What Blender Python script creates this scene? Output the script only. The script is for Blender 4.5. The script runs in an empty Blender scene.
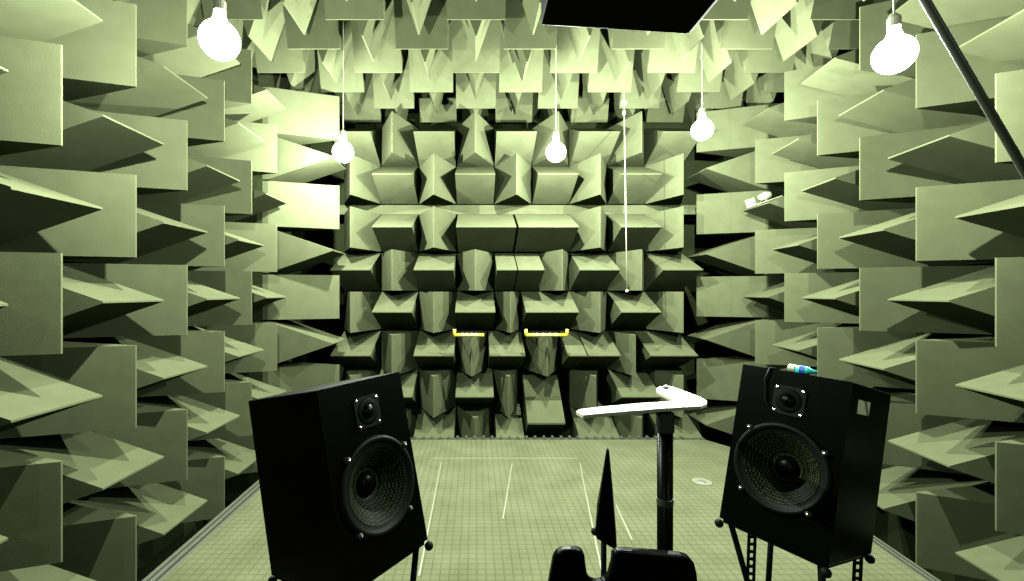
import bpy, bmesh, math, random
from mathutils import Vector, Matrix, Euler
random.seed(7)
PI = math.pi
H = 0.45                      # size of one absorber module in metres
F, VX, VY = 460.0, 476.0, 292.0
CAMZ = 3.42 * H
C = bpy.context.scene.collection
scn = bpy.context.scene

def P(px, py, d):
    """point at pixel column/row and depth d (in modules)"""
    return Vector(((px - VX) * d / F * H, d * H, CAMZ - (py - VY) * d / F * H))
def Q(lat, d, n):
    """lateral, depth, height above the eye, all in modules"""
    return Vector((lat * H, d * H, CAMZ + n * H))

# ------------------------------------------------------------------ materials
MATS = {}
def mat(name, col, rough=0.8, metal=0.0, noise=0.0, nscale=20, bump=0.0, emit=0.0, spec=0.5, objvar=0.0):
    if name in MATS: return MATS[name]
    m = bpy.data.materials.new(name); m.use_nodes = True
    nt = m.node_tree; b = nt.nodes['Principled BSDF']
    b.inputs['Base Color'].default_value = (*col, 1)
    b.inputs['Roughness'].default_value = rough
    b.inputs['Metallic'].default_value = metal
    b.inputs['Specular IOR Level'].default_value = spec
    if emit:
        b.inputs['Emission Color'].default_value = (*col, 1)
        b.inputs['Emission Strength'].default_value = emit
    if noise or bump or objvar:
        tc = nt.nodes.new('ShaderNodeTexCoord')
        nz = nt.nodes.new('ShaderNodeTexNoise'); nz.inputs['Scale'].default_value = nscale
        nz.inputs['Detail'].default_value = 5
        nt.links.new(tc.outputs['Object'], nz.inputs['Vector'])
        mp = nt.nodes.new('ShaderNodeMapRange')
        mp.inputs['To Min'].default_value = 1 - noise; mp.inputs['To Max'].default_value = 1 + noise
        mp.inputs['From Min'].default_value = 0.3; mp.inputs['From Max'].default_value = 0.7
        nt.links.new(nz.outputs['Fac'], mp.inputs['Value'])
        mul = nt.nodes.new('ShaderNodeVectorMath'); mul.operation = 'SCALE'
        mul.inputs[0].default_value = col
        fac = mp.outputs['Result']
        if objvar:
            oi = nt.nodes.new('ShaderNodeObjectInfo')
            m2 = nt.nodes.new('ShaderNodeMapRange')
            m2.inputs['To Min'].default_value = 1 - objvar; m2.inputs['To Max'].default_value = 1 + objvar
            nt.links.new(oi.outputs['Random'], m2.inputs['Value'])
            mm = nt.nodes.new('ShaderNodeMath'); mm.operation = 'MULTIPLY'
            nt.links.new(fac, mm.inputs[0]); nt.links.new(m2.outputs['Result'], mm.inputs[1])
            fac = mm.outputs[0]
        nt.links.new(fac, mul.inputs['Scale'])
        nt.links.new(mul.outputs[0], b.inputs['Base Color'])
        if bump:
            n2 = nt.nodes.new('ShaderNodeTexNoise'); n2.inputs['Scale'].default_value = 180
            nt.links.new(tc.outputs['Object'], n2.inputs['Vector'])
            bp = nt.nodes.new('ShaderNodeBump'); bp.inputs['Strength'].default_value = bump
            bp.inputs['Distance'].default_value = 0.002
            nt.links.new(n2.outputs['Fac'], bp.inputs['Height'])
            nt.links.new(bp.outputs['Normal'], b.inputs['Normal'])
    MATS[name] = m
    return m

FOAM = mat('foam_cloth', (0.0197, 0.0235, 0.0123), 0.95, noise=0.10, nscale=7, bump=0.25, spec=0.0, objvar=0.05)
WALL = mat('wall_dark', (0.005, 0.007, 0.003), 0.95, noise=0.15, nscale=3, spec=0.0)
BLACK = mat('black_lacquer', (0.0003, 0.0004, 0.0003), 0.3, spec=0.014)
BLACKM = mat('black_matt', (0.0003, 0.0005, 0.0003), 0.6, spec=0.012)
RUB = mat('black_rubber', (0.001, 0.0015, 0.001), 0.5, spec=0.02)
CHROME = mat('bright_steel', (0.75, 0.8, 0.65), 0.25, 1.0)
WHITE = mat('white_paint', (0.085, 0.095, 0.062), 0.45)
CORD = mat('cord_white', (0.085, 0.095, 0.06), 0.5)
YEL = mat('yellow_paint', (0.13, 0.12, 0.004), 0.4)
CYAN = mat('cyan_plastic', (0.006, 0.13, 0.12), 0.25)
BLUE = mat('blue_plastic', (0.006, 0.026, 0.13), 0.25)
GREY = mat('dark_grey_metal', (0.006, 0.008, 0.004), 0.5, 0.0, spec=0.1)
TAPE = mat('tape_pale', (0.036, 0.039, 0.023), 0.6)
def bulb_glass():
    """clear bulb glass lit from within: lets light through and glows"""
    m = bpy.data.materials.new('bulb_glass'); m.use_nodes = True
    nt = m.node_tree; nt.nodes.clear()
    o = nt.nodes.new('ShaderNodeOutputMaterial'); a = nt.nodes.new('ShaderNodeAddShader')
    tr = nt.nodes.new('ShaderNodeBsdfTransparent'); em = nt.nodes.new('ShaderNodeEmission')
    em.inputs['Color'].default_value = (0.97, 1.0, 0.88, 1); em.inputs['Strength'].default_value = 3.0
    nt.links.new(tr.outputs[0], a.inputs[0]); nt.links.new(em.outputs[0], a.inputs[1]); nt.links.new(a.outputs[0], o.inputs[0])
    return m
GLASS = bulb_glass()
DOT = mat('dark_dot', (0.02, 0.03, 0.02), 0.5)

def floor_material():
    m = bpy.data.materials.new('floor_mesh_net'); m.use_nodes = True
    nt = m.node_tree; b = nt.nodes['Principled BSDF']; b.inputs['Roughness'].default_value = 0.75
    b.inputs['Specular IOR Level'].default_value = 0.0
    tc = nt.nodes.new('ShaderNodeTexCoord'); sp = nt.nodes.new('ShaderNodeSeparateXYZ')
    nt.links.new(tc.outputs['Object'], sp.inputs[0])
    def line(sock, pitch, w):
        a = nt.nodes.new('ShaderNodeMath'); a.operation = 'MULTIPLY'; a.inputs[1].default_value = 1 / pitch
        nt.links.new(sock, a.inputs[0])
        f = nt.nodes.new('ShaderNodeMath'); f.operation = 'FRACT'; nt.links.new(a.outputs[0], f.inputs[0])
        s = nt.nodes.new('ShaderNodeMath'); s.operation = 'LESS_THAN'; s.inputs[1].default_value = w
        nt.links.new(f.outputs[0], s.inputs[0]); return s.outputs[0]
    def mx(a, b_):
        x = nt.nodes.new('ShaderNodeMath'); x.operation = 'MAXIMUM'
        nt.links.new(a, x.inputs[0]); nt.links.new(b_, x.inputs[1]); return x.outputs[0]
    fine = mx(line(sp.outputs['X'], 0.05, 0.17), line(sp.outputs['Y'], 0.05, 0.17))
    nz = nt.nodes.new('ShaderNodeTexNoise'); nz.inputs['Scale'].default_value = 3.5; nz.inputs['Detail'].default_value = 6
    nt.links.new(tc.outputs['Object'], nz.inputs['Vector'])
    cr = nt.nodes.new('ShaderNodeValToRGB')
    cr.color_ramp.elements[0].position = 0.3; cr.color_ramp.elements[0].color = (0.0250, 0.0275, 0.0150, 1)
    cr.color_ramp.elements[1].position = 0.7; cr.color_ramp.elements[1].color = (0.034, 0.037, 0.0215, 1)
    nt.links.new(nz.outputs['Fac'], cr.inputs['Fac'])
    m1 = nt.nodes.new('ShaderNodeMixRGB'); m1.blend_type = 'MULTIPLY'
    m1.inputs['Color2'].default_value = (0.74, 0.78, 0.64, 1)
    nt.links.new(fine, m1.inputs['Fac']); nt.links.new(cr.outputs[0], m1.inputs['Color1'])
    nt.links.new(m1.outputs[0], b.inputs['Base Color'])
    return m
FLOOR = floor_material()

def grille_material():
    m = bpy.data.materials.new('woofer_mesh'); m.use_nodes = True
    nt = m.node_tree; b = nt.nodes['Principled BSDF']; b.inputs['Roughness'].default_value = 0.6; b.inputs['Specular IOR Level'].default_value = 0.02
    tc = nt.nodes.new('ShaderNodeTexCoord')
    v = nt.nodes.new('ShaderNodeTexVoronoi'); v.inputs['Scale'].default_value = 110; v.inputs['Randomness'].default_value = 0.15
    nt.links.new(tc.outputs['Object'], v.inputs['Vector'])
    cr = nt.nodes.new('ShaderNodeValToRGB')
    cr.color_ramp.elements[0].position = 0.25; cr.color_ramp.elements[0].color = (0.009, 0.012, 0.004, 1)
    cr.color_ramp.elements[1].position = 0.5; cr.color_ramp.elements[1].color = (0.0002, 0.0004, 0.0002, 1)
    nt.links.new(v.outputs['Distance'], cr.inputs['Fac']); nt.links.new(cr.outputs[0], b.inputs['Base Color'])
    return m
GRILLE = grille_material()

# ------------------------------------------------------------------ helpers
def obj(name, bm, m, parent=None, smooth=False, bevel=0, segs=2):
    me = bpy.data.meshes.new(name)
    bmesh.ops.recalc_face_normals(bm, faces=bm.faces)
    bm.to_mesh(me); bm.free()
    me.materials.append(m)
    if smooth:
        for p in me.polygons: p.use_smooth = True
    o = bpy.data.objects.new(name, me); C.objects.link(o)
    if parent: o.parent = parent
    if bevel:
        md = o.modifiers.new('bevel', 'BEVEL'); md.width = bevel; md.segments = segs
        md.limit_method = 'ANGLE'; md.angle_limit = 0.6
    return o
def thing(name, label, cat, loc=(0, 0, 0), group=None):
    o = bpy.data.objects.new(name, None); C.objects.link(o)
    o.empty_display_size = 0.1
    o.location = loc; o['label'] = label; o['category'] = cat
    if group: o['group'] = group
    return o
def tag(o, label, cat, group=None):
    o['label'] = label; o['category'] = cat
    if group: o['group'] = group
    return o
def struct(name, bm, m, parent=None, **k):
    o = obj(name, bm, m, parent, **k)
    if not parent: o['kind'] = 'structure'
    return o
def box(bm, lo, hi, M=None):
    vs = [bm.verts.new(Vector((x, y, z))) for x in (lo[0], hi[0]) for y in (lo[1], hi[1]) for z in (lo[2], hi[2])]
    for f in ((0, 1, 3, 2), (4, 6, 7, 5), (0, 4, 5, 1), (2, 3, 7, 6), (0, 2, 6, 4), (1, 5, 7, 3)):
        bm.faces.new([vs[i] for i in f])
    if M is not None:
        for v in vs: v.co = M @ v.co
    return bm
def frame(a, b):
    z = (Vector(b) - Vector(a)); L = z.length; z.normalize()
    up = Vector((0, 0, 1)) if abs(z.z) < 0.95 else Vector((0, 1, 0))
    x = up.cross(z).normalized(); y = z.cross(x)
    M = Matrix((x, y, z)).transposed().to_4x4(); M.translation = Vector(a)
    return M, L
def tube(bm, pts, r, n=10, cap=True):
    pts = [Vector(p) for p in pts]; rings = []
    rs = r if isinstance(r, (list, tuple)) else [r] * len(pts)
    pn = None
    for i, p in enumerate(pts):
        t = (pts[min(i + 1, len(pts) - 1)] - pts[max(i - 1, 0)]).normalized()
        if pn is None:
            up = Vector((0, 0, 1)) if abs(t.z) < 0.9 else Vector((0, 1, 0))
            pn = up.cross(t).normalized()
        else: pn = (pn - t * pn.dot(t)).normalized()
        q = t.cross(pn)
        rings.append([bm.verts.new(p + (pn * math.cos(2 * PI * k / n) + q * math.sin(2 * PI * k / n)) * rs[i]) for k in range(n)])
    for a, b in zip(rings, rings[1:]):
        for k in range(n): bm.faces.new((a[k], a[(k + 1) % n], b[(k + 1) % n], b[k]))
    if cap: bm.faces.new(rings[0][::-1]); bm.faces.new(rings[-1])
    return bm
def lathe(bm, prof, n=32, M=None):
    """profile of (radius, z) revolved round z"""
    rings = []
    for r, z in prof:
        if r < 1e-5: rings.append([bm.verts.new((0, 0, z))])
        else: rings.append([bm.verts.new((r * math.cos(2 * PI * k / n), r * math.sin(2 * PI * k / n), z)) for k in range(n)])
    for a, b in zip(rings, rings[1:]):
        for k in range(n):
            k2 = (k + 1) % n
            if len(a) == 1 and len(b) == 1: continue
            if len(a) == 1: bm.faces.new((a[0], b[k2], b[k]))
            elif len(b) == 1: bm.faces.new((a[k], a[k2], b[0]))
            else: bm.faces.new((a[k], a[k2], b[k2], b[k]))
    if M is not None:
        for rg in rings:
            for v in rg: v.co = M @ v.co
    return bm
def prism(bm, poly, lo, hi, axis='z'):
    """extrude a 2D outline; axis z: (x,y)->z, axis y: (x,z)->y"""
    def mk(p, t): return bm.verts.new((p[0], p[1], t)) if axis == 'z' else bm.verts.new((p[0], t, p[1]))
    a = [mk(p, lo) for p in poly]; b = [mk(p, hi) for p in poly]
    bm.faces.new(a[::-1]); bm.faces.new(b)
    n = len(poly)
    for k in range(n): bm.faces.new((a[k], a[(k + 1) % n], b[(k + 1) % n], b[k]))
    return bm
NB = bmesh.new

# ------------------------------------------------------------------ absorber wedges
def wedge_mesh(name, length, plinth):
    bm = NB(); w = 0.483 * H; t = 0.010 * H; z0, z1, z2 = 0, plinth * H, length * H
    rows = []
    for z, hx in ((z0, w), (z1, w), (z2, t)):
        rows.append([bm.verts.new((sx * hx, sy * w, z)) for sx, sy in ((-1, -1), (1, -1), (1, 1), (-1, 1))])
    bm.faces.new(rows[0][::-1]); bm.faces.new(rows[2])
    for a, b in zip(rows, rows[1:]):
        for k in range(4): bm.faces.new((a[k], a[(k + 1) % 4], b[(k + 1) % 4], b[k]))
    bmesh.ops.recalc_face_normals(bm, faces=bm.faces)
    me = bpy.data.meshes.new(name); bm.to_mesh(me); bm.free(); me.materials.append(FOAM)
    return me
WL = 1.5
WEDGE = wedge_mesh('foam_wedge', WL, 0.12)
WEDGE_LONG = wedge_mesh('foam_wedge_back', WL + 0.38, 0.73)

def ordinal(k):
    return ['first', 'second', 'third', 'fourth', 'fifth', 'sixth', 'seventh', 'eighth', 'ninth', 'tenth', 'eleventh', 'twelfth', 'thirteenth'][k]
def wedge(tip, out, ridge, label, group, me=WEDGE, length=WL, sx=1, sy=1):
    """tip: centre of the ridge; out: direction base->tip; ridge: direction of the ridge"""
    out = Vector(out).normalized(); ridge = Vector(ridge).normalized()
    x = ridge.cross(out).normalized()
    M = Matrix((x * sx, ridge * sy, out)).transposed().to_4x4()
    M.translation = Vector(tip) - out * length * H
    o = bpy.data.objects.new('foam_wedge', me); C.objects.link(o); o.matrix_world = M
    tag(o, label, 'foam wedge', group)
    return o
UP = Vector((0, 0, 1))
N0 = 0.39                     # row boundaries at heights N0 - k
ROWS = range(-4, 4)
def side_wall(cols, outdir, along, side, first, ncols):
    for k, (lat, d) in cols.items():
        for r in ROWS:
            n = N0 - r - 0.5
            upright = (k + r) % 2 == 0
            row = ordinal(3 - r) + ' row up'
            lab = '%s-edged foam wedge on %s wall, %s column from the back corner, %s' % (
                'upright' if upright else 'level', side, ordinal(6 - k), row)
            wedge(Q(lat, d, n), outdir, UP if upright else along, lab, 'foam wedges lining the %s wall' % side)
LEFT = {-1: (-4.0, 3.45), 0: (-3.98, 4.42), 1: (-3.99, 5.40), 2: (-4.0, 6.37), 3: (-4.02, 7.35), 4: (-4.06, 8.33), 5: (-4.03, 9.31)}
LEFT.update({-2: (-4.0, 2.48), -3: (-4.0, 1.51)})
side_wall(LEFT, (1, 0, 0), (0, 1, 0), 'left', -1, 8)
side_wall({6: (-3.06, 10.30)}, (1, 0, 0), (0, 1, 0), 'left', -1, 8)
RA = math.atan(0.12)
rout = Vector((-math.cos(RA), math.sin(RA), 0)); ralong = Vector((math.sin(RA), math.cos(RA), 0))
RIGHT = {-1: (5.53, 4.0), 0: (5.65, 5.0), 1: (5.77, 6.03), 2: (5.89, 7.06), 3: (6.02, 8.11), 4: (6.14, 9.15)}
RIGHT.update({-2: (5.41, 2.98), -3: (5.29, 1.96)})
side_wall(RIGHT, rout, ralong, 'right', -1, 8)
side_wall({5: (6.20, 10.21)}, (-1, 0, 0), (0, 1, 0), 'right', -1, 8)
side_wall({6: (5.38, 11.22)}, (-1, 0, 0), (0, 1, 0), 'right', -1, 8)

# back wall: every row as (kind, x0, x1[, drop]) in the ridge plane
BD = 10.8
def reg(pattern): return [(c, 329.6 + 41.6 * k, 371.2 + 41.6 * k) for k, c in enumerate(pattern)]
rb = reg('VHVHVHVHV'); row_b = rb[:3] + [('H', 455, 517.5), ('H', 518, 580)] + rb[6:]
rc = reg('HVHVHVHVH'); row_c = rc[:4] + [('H', 496.5, 517.5), ('H', 518, 545)] + [('V', 545.5, 579)] + rc[6:]
row_d = rb[:4] + [('V', 496.5, 524.5), ('H', 525, 580)] + rb[6:]
row_e = rc[:4] + [('H', 489, 526), ('V', 527, 567.5), ('H', 568, 587.5), ('H', 588, 621.5), ('V', 622, 649), ('H', 650, 699)]
row_e[3] = ('V', 455, 488.5)
row_f = rb[:3] + [('H', 454.8, 494.5), ('V', 495, 522), ('H', 527, 566, 0.62), ('V', 579.5, 611.5)] + rb[7:]
row_g = reg('HVHVHVHVH'); row_g[4] = ('H', 496, 525)
BACK = [(3.76, rc), (2.77, rb), (1.53, row_b), (0.52, row_c), (-0.475, row_d), (-1.50, row_e), (-2.47, row_f), (-3.45, row_g)]
for ri, (n, row) in enumerate(BACK):
    for ci, it in enumerate(row):
        kind, x0, x1 = it[:3]
        if ri == 7 and ci == 5: continue
        dy = it[3] if len(it) > 3 else 0
        lat = ((x0 + x1) / 2 - VX) / F * BD; wd = (x1 - x0) / F * BD
        lab = '%s-edged grey-green foam wedge on the back wall, %s row from the top, %s from left' % (
            'upright' if kind == 'V' else 'level', ordinal(ri), ordinal(ci))
        if kind == 'V': wedge(Q(lat, BD, n - dy), (0, -1, 0), UP, lab, 'foam wedges lining the back wall', WEDGE_LONG, WL + 0.38, sx=wd)
        else: wedge(Q(lat, BD, n - dy), (0, -1, 0), (1, 0, 0), lab, 'foam wedges lining the back wall', WEDGE_LONG, WL + 0.38, sx=2.0 if dy else 1.0, sy=wd)

# ceiling
for i in range(-2, 6):
    d = 7.6 + 0.92 * i
    for j in range(-5, 8):
        if j == 7 and i < 1: continue
        cross = (i + j) % 2 == 0
        lab = '%s foam wedge hanging from the ceiling, %s row from the camera, %s from left' % (
            'crosswise-edged' if cross else 'lengthwise-edged', ordinal(i + 2), ordinal(j + 5))
        wedge(Q(j, d, 4.5), (0, 0, -1), (1, 0, 0) if cross else (0, 1, 0), lab, 'foam wedges hanging from the ceiling',
              sx=0.92 if cross else 1.0, sy=1.0 if cross else 0.92)

# ------------------------------------------------------------------ room shell
ZT, ZB = 6.0, -5.2
def slab(name, lo, hi, m=WALL): return struct(name, box(NB(), Q(*lo), Q(*hi)), m)
slab('ceiling', (-5.9, -4.5, ZT), (8.9, 13.1, ZT + 0.3))
slab('wall_left', (-5.9, -4.5, ZB), (-5.57, 12.7, ZT))
slab('wall_back', (-5.9, 12.7, ZB), (8.9, 13.1, ZT))
slab('wall_front', (-5.9, -4.9, ZB), (8.9, -4.5, ZT))
slab('trim_1', (-5.57, 9.82, ZB), (-4.57, 12.7, 4.4))        # pier behind the left corner column
slab('trim_2', (6.82, 10.73, ZB), (7.9, 12.7, 4.4))         # pier behind the right corner column
slab('trim_30', (-4.55, 12.02, 2.03), (6.8, 12.7, 2.27), FOAM)
bm = NB()
b0 = Q(5.65, 5.0, 0) - rout * (WL + 0.05) * H
def along(t): return b0 + ralong * t * H
pa, pb = along(-9.8), along(4.8); th = -rout * 0.35 * H
lastx = (6.20 + WL + 0.06) * H
poly = [(pa.x, pa.y), (pb.x, pb.y), (lastx, pb.y + 0.02), (lastx, 12.7 * H), (8.9 * H, 12.7 * H), (8.9 * H, pa.y)]
prism(bm, poly, CAMZ + ZB * H, CAMZ + ZT * H)
struct('wall_right', bm, WALL)
slab('trim_3', (-5.57, -4.5, ZB - 0.3), (8.9, 12.7, ZB))     # pit bottom under the net floor

# net floor: a thin walk-on mesh ending short of the wedges
bm = NB()
fl = [(-3.72, -4.4), (4.55, -4.4), (5.30, 5.0), (5.62, 8.8), (5.75, 9.9), (5.30, 10.66), (-2.7, 10.66), (-3.72, 9.0)]
prism(bm, [(x * H, y * H) for x, y in fl], -0.03, 0.0)
struct('floor', bm, FLOOR)
# rails of the floor frame along both edges and the far edge
def rail(name, a, b, z, w, hgt, m):
    M, L = frame((a[0] * H, a[1] * H, z), (b[0] * H, b[1] * H, z))
    bm = NB(); box(bm, (-w / 2, -hgt, 0), (w / 2, 0, L), M); return struct(name, bm, m)
RAIL = mat('floor_rail', (0.008, 0.011, 0.0035), 0.6, noise=0.2)
k = 4
for off in (0.06, 0.17, 0.27):
    rail('trim_%d' % k, (-3.72 - off * 0.9, -4.3), (-3.72 - off * 0.9, 9.0), -0.012, 0.025, 0.03, RAIL); k += 1
for off in (0.05, 0.12, 0.19):
    rail('trim_%d' % k, (5.30 + off, 5.0), (5.62 + off, 8.8), -0.012, 0.014, 0.03, RAIL); k += 1
    rail('trim_%d' % k, (4.55 + off, -4.3), (5.30 + off, 4.98), -0.012, 0.014, 0.03, RAIL); k += 1
bm = NB(); box(bm, (-2.7 * H, 10.67 * H, -0.05), (5.30 * H, 10.71 * H, 0.012))
x = -2.65
while x < 4.9:
    box(bm, (x * H, 10.64 * H, 0.0), ((x + 0.05) * H, 10.74 * H, 0.03)); x += 0.2
struct('trim_%d' % k, bm, RAIL); k += 1
# pale tape lines stuck on the floor
def tape(pts, label, w=0.010):
    bm = NB()
    for a, b in zip(pts, pts[1:]):
        A = P(a[0], a[1], 3.42 * F / (a[1] - VY)); B = P(b[0], b[1], 3.42 * F / (b[1] - VY)); A.z = B.z = 0.0005
        t = (B - A).normalized(); s = Vector((-t.y, t.x, 0)) * w / 2
        v = [bm.verts.new(q) for q in (A + s, B + s, B - s, A - s)]
        u = [bm.verts.new(q.co + Vector((0, 0, 0.0015))) for q in v]
        bm.faces.new(v); bm.faces.new(u)
        for q in range(4): bm.faces.new((v[q], v[(q + 1) % 4], u[(q + 1) % 4], u[q]))
    tag(obj('floor_tape', bm, TAPE), label, 'tape line')
tape([(441, 463), (433, 505), (419, 576)], 'thin pale line on the floor just right of the left loudspeaker')
tape([(512, 464), (503, 519)], 'short thin pale line down the middle of the floor')
tape([(580, 463), (583, 480), (603, 577)], 'thin pale line on the floor passing left of the narrow black sliver')
tape([(616, 505), (632, 540)], 'short pale line on the floor just left of the black pole')
tape([(432, 458.5), (578, 458.5)], 'pale crosswise line on the floor near the back wall', 0.014)
# floor socket
s0 = P(702, 482, 3.42 * F / (482 - VY))
t = thing('floor_socket', 'small pale floor plate with a dark hole, right of the black pole', 'floor socket', (s0.x, s0.y, 0.0))
bm = NB(); lathe(bm, [(0.03, 0.001), (0.075, 0.001), (0.075, 0.004), (0.03, 0.004), (0.03, 0.001)], 24); obj('plate', bm, TAPE, t)
bm = NB(); lathe(bm, [(0, 0.001), (0.035, 0.001), (0.028, 0.008), (0, 0.006)], 16); obj('hole_cover', bm, DOT, t)

# ------------------------------------------------------------------ hanging bulbs
def bulb(lat, d, n, ntop, R, label, power=860):
    c = Q(lat, d, n); top = Q(lat, d, ntop)
    t = thing('light_bulb', label, 'light bulb', tuple(c), 'bare bulbs hanging on cords')
    bm = NB(); prof = []
    for k in range(15):
        a = PI * k / 14 * 0.86
        prof.append((R * math.sin(a), -R * math.cos(a)))
    rn = R * math.sin(PI * 0.86); zn = -R * math.cos(PI * 0.86)
    prof += [(rn * 0.72, zn + R * 0.35), (rn * 0.66, zn + R * 0.6)]
    prof[0] = (0, -R)
    lathe(bm, prof + [(0, zn + R * 0.6)], 20); obj('globe', bm, GLASS, t, smooth=True)
    ld = bpy.data.lights.new('filament', 'POINT'); ld.energy = power; ld.color = (0.97, 1.0, 0.88); ld.shadow_soft_size = 0.014
    lo = bpy.data.objects.new('filament', ld); C.objects.link(lo); lo.parent = t
    zz = zn + R * 0.6
    bm = NB(); lathe(bm, [(0, zz), (rn * 0.72, zz), (rn * 0.72, zz + 0.04), (0.008, zz + 0.06), (0, zz + 0.06)], 16); obj('socket', bm, WHITE, t)
    bm = NB(); L = top.z - c.z
    wob = [Vector((0.004 * math.sin(3 * s), 0, zz + 0.05 + (L - zz - 0.05) * s / 8)) for s in range(9)]
    wob[-1].x = 0; tube(bm, wob, 0.0055 if d > 6 else 0.004, 8); obj('cord', bm, CORD, t, smooth=True)
bulb(-2.34, 4.2, 2.30, 6.0, 0.078, 'brightest bare bulb on a cord, near the left wall in the foreground', 640)
bulb(4.00, 4.4, 2.27, 6.0, 0.078, 'large glowing bare bulb on a cord, near the right wall in the foreground', 520)
bulb(-2.595, 8.98, 2.73, 5.9, 0.092, 'distant bare bulb on a cord, in front of the back wall at left')
bulb(1.56, 8.98, 2.73, 5.9, 0.088, 'distant bare bulb on a cord, in front of the middle of the back wall')
bulb(4.13, 8.4, 2.96, 4.6, 0.086, 'distant bare bulb on a kinked cord, in front of the back wall at right')
bulb(-3.1, -2.5, 2.7, 6.0, 0.075, 'bare bulb on a cord behind the picture at left', 100)
bulb(4.6, -2.5, 2.7, 6.0, 0.075, 'bare bulb on a cord behind the picture at right', 85)

# ------------------------------------------------------------------ loudspeakers
SW, SD, SH = 0.355, 0.413, 0.60
def hole_plate(bm, w, h, cz, r, y, n=48):
    angs = sorted([2 * PI * k / n for k in range(n)] + [math.atan2(sz * h / 2 - cz, sx * w / 2) % (2 * PI) for sx in (-1, 1) for sz in (-1, 1)])
    inner, outer = [], []
    for a in angs:
        c, s = math.cos(a), math.sin(a)
        tx = (w / 2) / abs(c) if abs(c) > 1e-9 else 1e9
        tz = ((h / 2 - cz) if s > 0 else (h / 2 + cz)) / abs(s) if abs(s) > 1e-9 else 1e9
        tt = min(tx, tz)
        inner.append(bm.verts.new((r * c, y, cz + r * s))); outer.append(bm.verts.new((tt * c, y, cz + tt * s)))
    m = len(angs)
    for k in range(m): bm.faces.new((inner[k], inner[(k + 1) % m], outer[(k + 1) % m], outer[k]))
def speaker(loc, rot, label, extra=None):
    t = thing('loudspeaker', label, 'loudspeaker', loc, 'two-way loudspeakers on stands')
    t.rotation_mode = 'XYZ'; t.rotation_euler = rot
    w, d, h = SW / 2, SD / 2, SH / 2
    wz, wr = -0.045, 0.148
    bm = NB(); hole_plate(bm, SW, SH, wz, wr - 0.008, -d)
    vs = [bm.verts.new(p) for p in ((-w, -d, -h), (w, -d, -h), (w, -d, h), (-w, -d, h), (-w, d, -h), (w, d, -h), (w, d, h), (-w, d, h))]
    for f in ((0, 4, 5, 1), (1, 5, 6, 2), (2, 6, 7, 3), (3, 7, 4, 0), (5, 4, 7, 6)): bm.faces.new([vs[i] for i in f])
    bmesh.ops.remove_doubles(bm, verts=bm.verts, dist=1e-5)
    cab = obj('cabinet', bm, BLACK, t, bevel=0.004)
    F_ = Matrix.Translation((0, -d, wz)) @ Matrix.Rotation(PI / 2, 4, 'X')      # local z -> -y (out of the baffle)
    wf = bpy.data.objects.new('woofer', None)
    bm = NB(); lathe(bm, [(wr - 0.030, -0.006), (wr - 0.022, 0.006), (wr - 0.010, 0.002), (wr - 0.008, 0.014), (wr + 0.006, 0.012), (wr + 0.010, 0.0), (wr - 0.030, -0.006)], 64, F_)
    wo = obj('woofer', bm, RUB, t, smooth=True)
    bm = NB(); lathe(bm, [(wr - 0.026, 0.004), (wr - 0.05, -0.016), (0.06, -0.055), (0.038, -0.066)], 64, F_)
    obj('cone', bm, GRILLE, wo, smooth=True)
    bm = NB(); lathe(bm, [(0.042, -0.066), (0.034, -0.050), (0.020, -0.043), (0, -0.040)], 32, F_)
    obj('dust_cap', bm, BLACK, wo, smooth=True)
    for a in (0.62, 2.35, 3.95, 5.45):
        c = Vector(((wr + 0.012) * math.cos(a), -d, wz + (wr + 0.012) * math.sin(a)))
        bm = NB(); M = Matrix.Translation(c) @ Matrix.Rotation(PI / 2, 4, 'X')
        lathe(bm, [(0, 0), (0.009, 0.0), (0.009, 0.016), (0.005, 0.019), (0, 0.019)], 14, M)
        obj('clamp', bm, GREY, wo)
        bm = NB(); M = Matrix.Translation(c + Vector((0, -0.019, 0))) @ Matrix.Rotation(PI / 2, 4, 'X')
        lathe(bm, [(0, 0), (0.003, 0.0), (0.003, 0.003), (0, 0.004)], 8, M); obj('bolt', bm, CHROME, wo)
    # tweeter
    tz = 0.195; s = 0.052
    bm = NB(); prism(bm, [(-s, tz - s + .012), (-s + .012, tz - s), (s - .012, tz - s), (s, tz - s + .012), (s, tz + s - .012), (s - .012, tz + s), (-s + .012, tz + s), (-s, tz + s - .012)], -d - 0.006, -d + 0.001, 'y')
    tw = obj('tweeter', bm, RUB, t)
    M = Matrix.Translation((0, -d - 0.006, tz)) @ Matrix.Rotation(PI / 2, 4, 'X')
    bm = NB(); lathe(bm, [(0.044, 0), (0.040, 0.004), (0.026, 0.001), (0.024, 0.001)], 32, M); obj('horn_ring', bm, BLACKM, tw, smooth=True)
    bm = NB(); lathe(bm, [(0.024, 0.0015), (0.020, 0.009), (0.010, 0.014), (0, 0.015)], 24, M); obj('dome', bm, BLACK, tw, smooth=True)
    for sx in (-1, 1):
        for sz in (-1, 1):
            bm = NB(); M2 = Matrix.Translation((sx * 0.042, -d - 0.006, tz + sz * 0.042)) @ Matrix.Rotation(PI / 2, 4, 'X')
            lathe(bm, [(0, 0), (0.0045, 0), (0.004, 0.003), (0, 0.004)], 10, M2); obj('bolt', bm, CHROME, tw)
    return t
lsp = speaker((-0.494, 1.641, CAMZ - 0.635), (-0.214, -0.023, 0.953), 'black two-way loudspeaker on the left, turned inward and tilted back')
rsp = speaker((1.267, 1.771, CAMZ - 0.631), (-0.217, 0.042, -0.981), 'black two-way loudspeaker on the right with a white sticker on its side')
bm = NB(); box(bm, (SW / 2, -0.135, 0.20), (SW / 2 + 0.0015, -0.02, 0.248)); obj('sticker', bm, mat('sticker_paper', (0.30, 0.33, 0.23), 0.6), rsp)['label'] = 'white square sticker'
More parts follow.
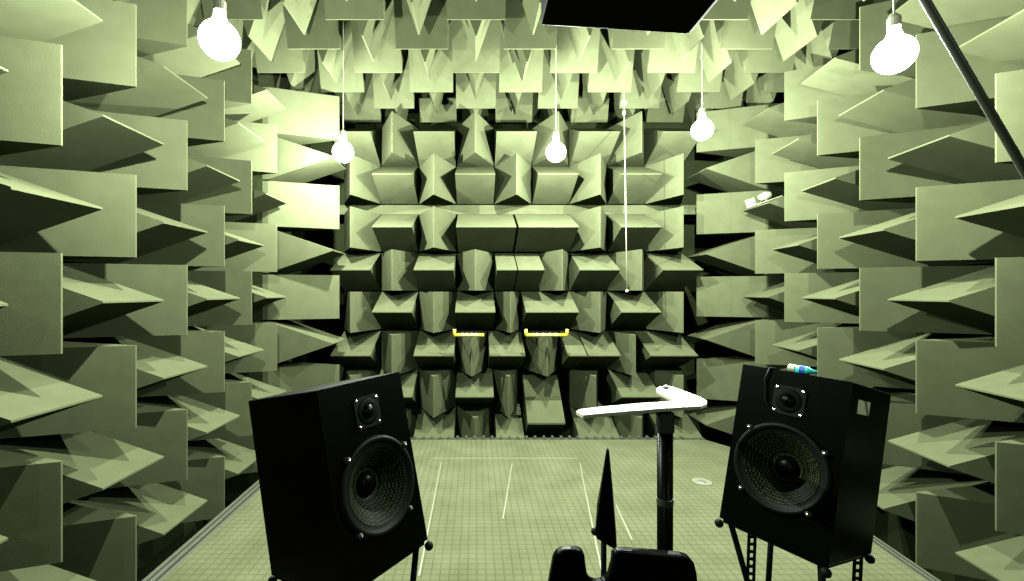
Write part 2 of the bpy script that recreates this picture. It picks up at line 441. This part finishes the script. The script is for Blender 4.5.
bm = NB(); tube(bm, [(0.10 - 0.17, -SD / 2 + 0.02, SH / 2 + 0.004), (-0.075, -SD / 2 - 0.008, SH / 2 + 0.002), (-0.085, -SD / 2 - 0.010, SH / 2 - 0.04), (-0.075, -SD / 2 - 0.008, SH / 2 - 0.12), (-0.05, -SD / 2 - 0.004, SH / 2 - 0.15)], 0.004, 8)
obj('cable', bm, RUB, rsp, smooth=True)
# little cyan tube lying on top of the right cabinet
def local_pt(o, v):
    M = Matrix.Translation(o.location) @ o.rotation_euler.to_matrix().to_4x4(); return M @ Vector(v)
MR = Matrix.Translation(rsp.location) @ rsp.rotation_euler.to_matrix().to_4x4()
t = thing('plastic_bottle', 'small cyan bottle with a white cap lying on top of the right loudspeaker', 'bottle', tuple(MR @ Vector((0, 0, SH / 2))))
t.rotation_mode = 'XYZ'; t.rotation_euler = rsp.rotation_euler; t.scale = (0.68, 1, 1)
T0 = Matrix.Translation((0.01, -0.185, 0.0155)) @ Matrix.Rotation(PI / 2, 4, 'Y')
bm = NB(); lathe(bm, [(0, -0.012), (0.014, -0.010), (0.0145, 0.05), (0.008, 0.060), (0.006, 0.085), (0, 0.087)], 18, T0); obj('body', bm, CYAN, t, smooth=True)
bm = NB(); lathe(bm, [(0, -0.046), (0.013, -0.046), (0.0148, -0.042), (0.0148, -0.013), (0, -0.013)], 18, T0); obj('cap', bm, WHITE, t)
bm = NB(); lathe(bm, [(0.0149, 0.008), (0.0153, 0.009), (0.0153, 0.032), (0.0149, 0.033)], 18, T0); obj('band', bm, BLUE, t)

# stands
def ladder(bm, a, b, w=0.036, th=0.004, hole=0.014):
    M, L = frame(a, b); e = (w - hole) / 2
    box(bm, (-w / 2, -th / 2, 0), (-w / 2 + e, th / 2, L), M); box(bm, (w / 2 - e, -th / 2, 0), (w / 2, th / 2, L), M)
    z = 0
    while z < L - 0.02:
        box(bm, (-w / 2 + e, -th / 2, z), (w / 2 - e, th / 2, z + 0.012), M); z += 0.030
def stand(sp, legs, label):
    M = Matrix.Translation(sp.location) @ sp.rotation_euler.to_matrix().to_4x4()
    base = M @ Vector((0, 0, -SH / 2))
    t = thing('speaker_stand', label, 'speaker stand', (base.x, base.y, 0), 'black slotted-steel speaker stands')
    off = Matrix.Translation(-Vector((base.x, base.y, 0)))
    w, d, z = SW / 2, SD / 2, -SH / 2
    bm = NB(); box(bm, (-w + 0.01, -d + 0.01, z - 0.014), (w - 0.01, d - 0.01, z - 0.0015), off @ M); obj('tray', bm, BLACKM, t)
    for sx in (-1, 1):
        for sy in (-1, 1):
            c = off @ M @ Vector((sx * (w - 0.004), sy * (d + 0.004), z - 0.02))
            bm = NB(); bmesh.ops.create_uvsphere(bm, u_segments=12, v_segments=8, radius=0.016, matrix=Matrix.Translation(c)); 
            obj('corner_knob', bm, RUB, t, smooth=True)
    for kind, (lx, ly), (dx, dy) in legs:
        a = off @ M @ Vector((lx * (w - 0.03), ly * (d - 0.03), z - 0.010))
        b = Vector((a.x + dx, a.y + dy, 0.012))
        bm = NB()
        if kind == 'perf':
            ladder(bm, a, b); obj('leg', bm, BLACKM, t)
        else:
            tube(bm, [a, b], 0.011, 10); obj('leg' if kind == 'leg' else 'brace', bm, BLACKM, t, smooth=True)
        if kind != 'brace':
            bm = NB(); lathe(bm, [(0, -0.012), (0.024, -0.012), (0.022, 0.004), (0, 0.008)], 14, Matrix.Translation(b)); obj('foot', bm, RUB, t)
stand(rsp, [('leg', (-1, -1), (0.19, 0.02)), ('perf', (-1, 0.0), (-0.02, 0.0)), ('leg', (1, -1), (0.03, 0.0)), ('perf', (1, 1), (0.0, 0.03)), ('leg', (-1, 1), (0.0, 0.05))],
      'black stand of slotted legs carrying the right loudspeaker')
stand(lsp, [('leg', (1, -1), (-0.06, 0.0)), ('perf', (-1, -1), (0.0, 0.0)), ('perf', (1, 1), (-0.17, 0.03)), ('leg', (-1, 1), (0.0, 0.03))],
      'black stand under the left loudspeaker, only a sliver of leg showing')

# ------------------------------------------------------------------ narrow black sliver behind the chair: stitching ghost of the right speaker's edge
dn = 3.75
def pn(px, py, dd=dn): return P(px, py, dd)
b0_ = pn(612, 545)
t = thing('ghost_sliver', 'tall narrow black sliver behind the office chair, stitching ghost of the right loudspeaker', 'cabinet', (b0_.x, b0_.y, 0))
off = Vector((b0_.x, b0_.y, 0))
A = [pn(*p) - off for p in ((606.5, 449), (609, 451), (613, 500), (617, 551), (597, 539), (595, 533))]
bm = NB()
ray = Vector((b0_.x, b0_.y, 0)).normalized()          # the sliver's depth runs along its own axis, end-on to the viewer
fa = [bm.verts.new(p) for p in A]
ba = [bm.verts.new(p + ray * (0.05 if i < 2 else 0.22) + Vector((0.0, 0, -0.01 if i < 2 else -0.05 * (i < 5)))) for i, p in enumerate(A)]
bm.faces.new(fa); bm.faces.new(ba[::-1])
for k2 in range(6): bm.faces.new((fa[k2], ba[k2], ba[(k2 + 1) % 6], fa[(k2 + 1) % 6]))
obj('body', bm, BLACKM, t, bevel=0.003)
bm = NB(); c = pn(595.5, 533) - off; bmesh.ops.create_uvsphere(bm, u_segments=12, v_segments=8, radius=0.014, matrix=Matrix.Translation(c + Vector((0, 0.01, 0))))
obj('corner_knob', bm, RUB, t, smooth=True)
q1 = pn(609, 545) - off
bm = NB(); tube(bm, [(q1.x, 0.07, q1.z - 0.0), (q1.x, 0.07, 0.01)], 0.011, 10); obj('post', bm, BLACKM, t, smooth=True)
bm = NB(); lathe(bm, [(0, 0), (0.09, 0), (0.09, 0.008), (0.02, 0.02), (0, 0.02)], 24, Matrix.Translation((q1.x, 0.07, 0))); obj('base', bm, BLACKM, t)

# ------------------------------------------------------------------ pole with L-shaped white bracket
dp = 3.30
pb_ = P(665, 450, dp); pb_.z = 0
t = thing('bracket_stand', 'black upright pole topped by a white L-shaped flat bracket', 'stand', tuple(pb_))
HB = 0.81                                              # bracket height below the eye
def plane(px, py): 
    d = HB * F / (py - VY); return P(px, py, d) - pb_
zt = CAMZ - HB * H
bm = NB(); tube(bm, [(0, 0, 0.02), (0, 0, zt - 0.075)], 0.0245, 20); obj('pole', bm, BLACK, t, smooth=True)
bm = NB(); lathe(bm, [(0, zt - 0.085), (0.028, zt - 0.085), (0.028, zt - 0.025), (0.018, zt - 0.022), (0.018, zt - 0.016), (0, zt - 0.016)], 20)
obj('clamp', bm, GREY, t)
bm = NB(); lathe(bm, [(0, zt - 0.32), (0.026, zt - 0.32), (0.0265, zt - 0.30), (0, zt - 0.295)], 20); obj('collar', bm, GREY, t)
bm = NB(); lathe(bm, [(0, 0), (0.115, 0), (0.115, 0.012), (0.03, 0.022), (0.028, 0.10), (0, 0.10)], 32); obj('base', bm, BLACKM, t)
top = [(576, 411), (580, 409), (600, 406.6), (640, 403), (675, 400.8), (657, 391.5), (656, 388.2), (659, 386.4), (667, 385.8), (673, 386.6), (700, 396.5), (707, 400.5), (707, 403.5), (701, 405.8), (660, 408.3), (600, 413.2), (583, 415)]
poly = [plane(*p) for p in top]
bm = NB(); prism(bm, [(p.x, p.y) for p in poly], zt - 0.012, zt)
obj('bracket', bm, WHITE, t, bevel=0.002)['label'] = 'white flat L-shaped bracket'
kp = plane(666, 388.5)
bm = NB(); lathe(bm, [(0, 0), (0.011, 0), (0.011, 0.008), (0.006, 0.012), (0, 0.012)], 14, Matrix.Translation((kp.x, kp.y, zt))); obj('knob', bm, DOT, t)
kp = plane(677, 394)
bm = NB(); lathe(bm, [(0, 0.0002), (0.010, 0.0002), (0.009, 0.002), (0, 0.002)], 14, Matrix.Translation((kp.x, kp.y, zt))); obj('screw', bm, GREY, t)

# ------------------------------------------------------------------ office chair
dc = 3.0
cb = P(621, 500, dc)
t = thing('office_chair', 'black office chair seen from behind with a gap in its backrest', 'chair', (cb.x, cb.y - 0.26, 0))
off = Vector((cb.x, cb.y - 0.26, 0))
def cpt(px, py): q = P(px, py, dc) - off; return (q.x, q.z)
out = [(546, 590), (549.5, 570), (552, 556), (555, 549.5), (561, 546), (570, 545.3), (579, 546), (583, 550), (584, 560), (585.5, 570), (589, 576), (595, 578), (602, 576.5), (607, 571), (610, 560), (611, 551), (614, 547), (622, 546.5), (650, 548.5), (678, 551), (686, 553), (691, 559), (693.5, 569), (696, 590), (694, 680), (684, 700), (560, 700), (549, 680)]
bm = NB(); prism(bm, [cpt(*p) for p in out], 0.235, 0.265, 'y'); obj('backrest', bm, BLACK, t, bevel=0.008, segs=4)
bm = NB(); bmesh.ops.create_cube(bm, size=1, matrix=Matrix.Translation((0, -0.04, 0.46)) @ Matrix.Diagonal((0.44, 0.42, 0.07, 1))); obj('seat', bm, BLACKM, t, bevel=0.03, segs=4)
bm = NB(); tube(bm, [(0, 0.08, 0.42), (0, 0.20, 0.43), (0, 0.225, 0.50), (0, 0.235, 0.60)], 0.018, 10); obj('back_support', bm, BLACKM, t, smooth=True)
bm = NB(); tube(bm, [(0, 0, 0.42), (0, 0, 0.25), (0, 0, 0.10)], [0.03, 0.028, 0.035], 16); obj('gas_column', bm, BLACKM, t, smooth=True)
for k2 in range(5):
    a = 2 * PI * k2 / 5 - PI / 2; e = Vector((0.26 * math.cos(a), 0.26 * math.sin(a), 0.075))
    bm = NB(); tube(bm, [(0, 0, 0.12), e], [0.026, 0.016], 10); lg = obj('leg', bm, BLACKM, t, smooth=True)
    bm = NB(); M = Matrix.Translation((e.x, e.y, 0.03)) @ Matrix.Rotation(a, 4, 'Z') @ Matrix.Rotation(PI / 2, 4, 'X')
    lathe(bm, [(0, -0.02), (0.026, -0.02), (0.03, -0.012), (0.03, 0.012), (0.026, 0.02), (0, 0.02)], 16, M)
    tube(bm, [e, (e.x, e.y, 0.04)], 0.007, 8); obj('caster', bm, RUB, lg, smooth=True)

# ------------------------------------------------------------------ black box overhead
t = thing('overhead_box', 'large black box hanging overhead, seen from below at the top', 'equipment box', tuple(Q(1.02, 2.8, 1.92)))
db = 3.30; zb = 1.9
xl = (541 - VX) / F * db * H; xr = (694 - VX) / F * db * H
o0 = Q(1.02, 2.8, 1.92)
bm = NB()
prof = [(xl, CAMZ + 1.915 * H), (xr - 0.02, CAMZ + 1.85 * H), (xr, CAMZ + 1.885 * H), (xr + 0.003, CAMZ + 2.6 * H), (xl, CAMZ + 2.7 * H)]
prism(bm, [(x - o0.x, z - o0.z) for x, z in prof], (db - 1.3) * H - o0.y, db * H - o0.y, 'y'); obj('housing', bm, BLACKM, t, bevel=0.003)
for sx in (-0.22, 0.22):
    bm = NB(); tube(bm, [(sx, 0, 0.28), (sx, 0, 4.08 * H - 0.02)], 0.008, 8); obj('hanging_rod', bm, GREY, t, smooth=True)

# leaning pole across the upper right
a = P(925, 0, 2.4); b = P(1020, 163, 2.4); dr = (b - a).normalized()
s0 = -(a.z - 0.012) / dr.z * -1
bot = a + dr * ((a.z - 0.015) / -dr.z); topp = a - dr * ((CAMZ + 5.95 * H - a.z) / -dr.z)
bm = NB(); tube(bm, [bot, topp], 0.009, 12)
tag(obj('slanting_pole', bm, GREY, smooth=True), 'thin dark pole slanting across the upper right corner', 'pole')

# thin white rod hanging in front of the back wall
rt = P(624, 103, 10.35); rbm = P(627, 291, 10.35)
t = thing('measuring_rod', 'thin white rod hanging before the back wall with bright ball ends', 'rod', tuple(rt))
bm = NB(); tube(bm, [Vector((0, 0, 0)), rbm - rt], 0.0052, 8); obj('rod', bm, WHITE, t, smooth=True)
bm = NB(); bmesh.ops.create_uvsphere(bm, u_segments=16, v_segments=10, radius=0.030); obj('ball', bm, WHITE, t, smooth=True)
bm = NB(); bmesh.ops.create_uvsphere(bm, u_segments=12, v_segments=8, radius=0.016, matrix=Matrix.Translation(rbm - rt)); obj('ball', bm, WHITE, t, smooth=True)
bm = NB(); lathe(bm, [(0, -0.08), (0.014, -0.08), (0.014, -0.12), (0, -0.12)], 10); obj('collar', bm, WHITE, t)
bm = NB(); tube(bm, [Vector((0, 0, 0)), Vector((0, 0, Q(0, 0, 4.49).z - rt.z))], 0.003, 6); obj('hook', bm, CORD, t)

# yellow handles on the back wall
def handle(x0, x1, posts, label):
    d = 10.62; a = P(x0, 335, d); b = P(x1, 335, d)
    t = thing('yellow_handle', label, 'handle', tuple(a), 'yellow handles on the back wall')
    L = (b - a).x; bm = NB(); yb = 2.02 * H
    tube(bm, [(0, 0, 0), (L, 0, 0)], 0.018, 10); 
    obj('bar', bm, YEL, t, smooth=True)
    for xx in ([0, L] if posts == 2 else [0]):
        bm = NB(); tube(bm, [(xx, 0, -0.008), (xx, -0.002, 0.06)], 0.016, 10); obj('end_hook', bm, YEL, t, smooth=True)
    for xx in (0.004, L - 0.004):
        bm = NB(); tube(bm, [(xx, 0, 0), (xx, yb, 0)], 0.004, 8); obj('rod', bm, GREY, t)
    for k2 in range(4):
        xx = L * (0.27 + 0.155 * k2)
        bm = NB(); lathe(bm, [(0, -0.020), (0.014, -0.015), (0.024, 0), (0.014, 0.015), (0, 0.020)], 12, Matrix.Translation((xx, 0, 0)) @ Matrix.Rotation(PI / 2, 4, 'Y'))
        obj('bead', bm, WHITE, t, smooth=True)
handle(454.5, 484, 1, 'left yellow handle with white beads above an upright back-wall wedge')
handle(526, 567, 2, 'right yellow handle with both hooked ends on the back wall')

# small white camera on the right wall wedge
tipc = Q(6.20, 10.21, N0 + 2 - 0.5)     # ridge of the level wedge it rests on
slope = 0.47 / 1.38
wa = Vector((6.42 * H, 10.52 * H, 0)); wa.z = tipc.z + 0.02 * H + (6.42 - 6.20) * H * slope
t = thing('security_camera', 'small white camera resting on a level wedge of the right wall', 'camera', tuple(wa))
e = Euler((0, -math.atan(slope), 0)).to_matrix().to_4x4()
bm = NB(); box(bm, (-0.08, -0.03, 0.003), (0.26, 0.03, 0.012), e); obj('base_plate', bm, WHITE, t)
bm = NB(); box(bm, (-0.085, -0.035, 0.0), (-0.02, 0.035, 0.085), e); fp = obj('face_plate', bm, WHITE, t, bevel=0.006)
bm = NB(); tube(bm, [e @ Vector((-0.045, -0.034, 0.04)), e @ Vector((-0.045, -0.041, 0.04))], 0.010, 12); obj('lens', bm, DOT, fp)
bm = NB(); lathe(bm, [(0, -0.07), (0.030, -0.06), (0.042, 0), (0.036, 0.05), (0, 0.075)], 20, e @ Matrix.Translation((0.11, 0, 0.06)) @ Matrix.Rotation(PI / 2, 4, 'Y')); obj('body', bm, WHITE, t, smooth=True)
bm = NB(); tube(bm, [e @ Vector((0.11, 0, 0.01)), e @ Vector((0.11, 0, 0.05))], 0.012, 10); obj('neck', bm, WHITE, t)

# ------------------------------------------------------------------ world, camera, view
w = bpy.data.worlds.new('world'); scn.world = w; w.use_nodes = True
w.node_tree.nodes['Background'].inputs['Color'].default_value = (0, 0, 0, 1)
cam = bpy.data.cameras.new('camera'); co = bpy.data.objects.new('camera', cam); C.objects.link(co)
co.location = (0, 0, CAMZ); co.rotation_euler = (PI / 2, 0, 0)
cam.sensor_width = 36; cam.lens = F / 1024 * 36
cam.shift_x = (512 - VX) / 1024; cam.shift_y = (VY - 290.5) / 1024
cam.clip_start = 0.05
scn.camera = co
scn.view_settings.view_transform = 'Standard'; scn.view_settings.look = 'None'
scn.view_settings.gamma = 1; scn.view_settings.use_curve_mapping = False
scn.view_settings.exposure = 1.03
scn.cycles.max_bounces = 6; scn.cycles.diffuse_bounces = 1
scn.cycles.use_denoising = True
scn.cycles.caustics_reflective = False; scn.cycles.caustics_refractive = False; scn.cycles.sample_clamp_indirect = 3.0
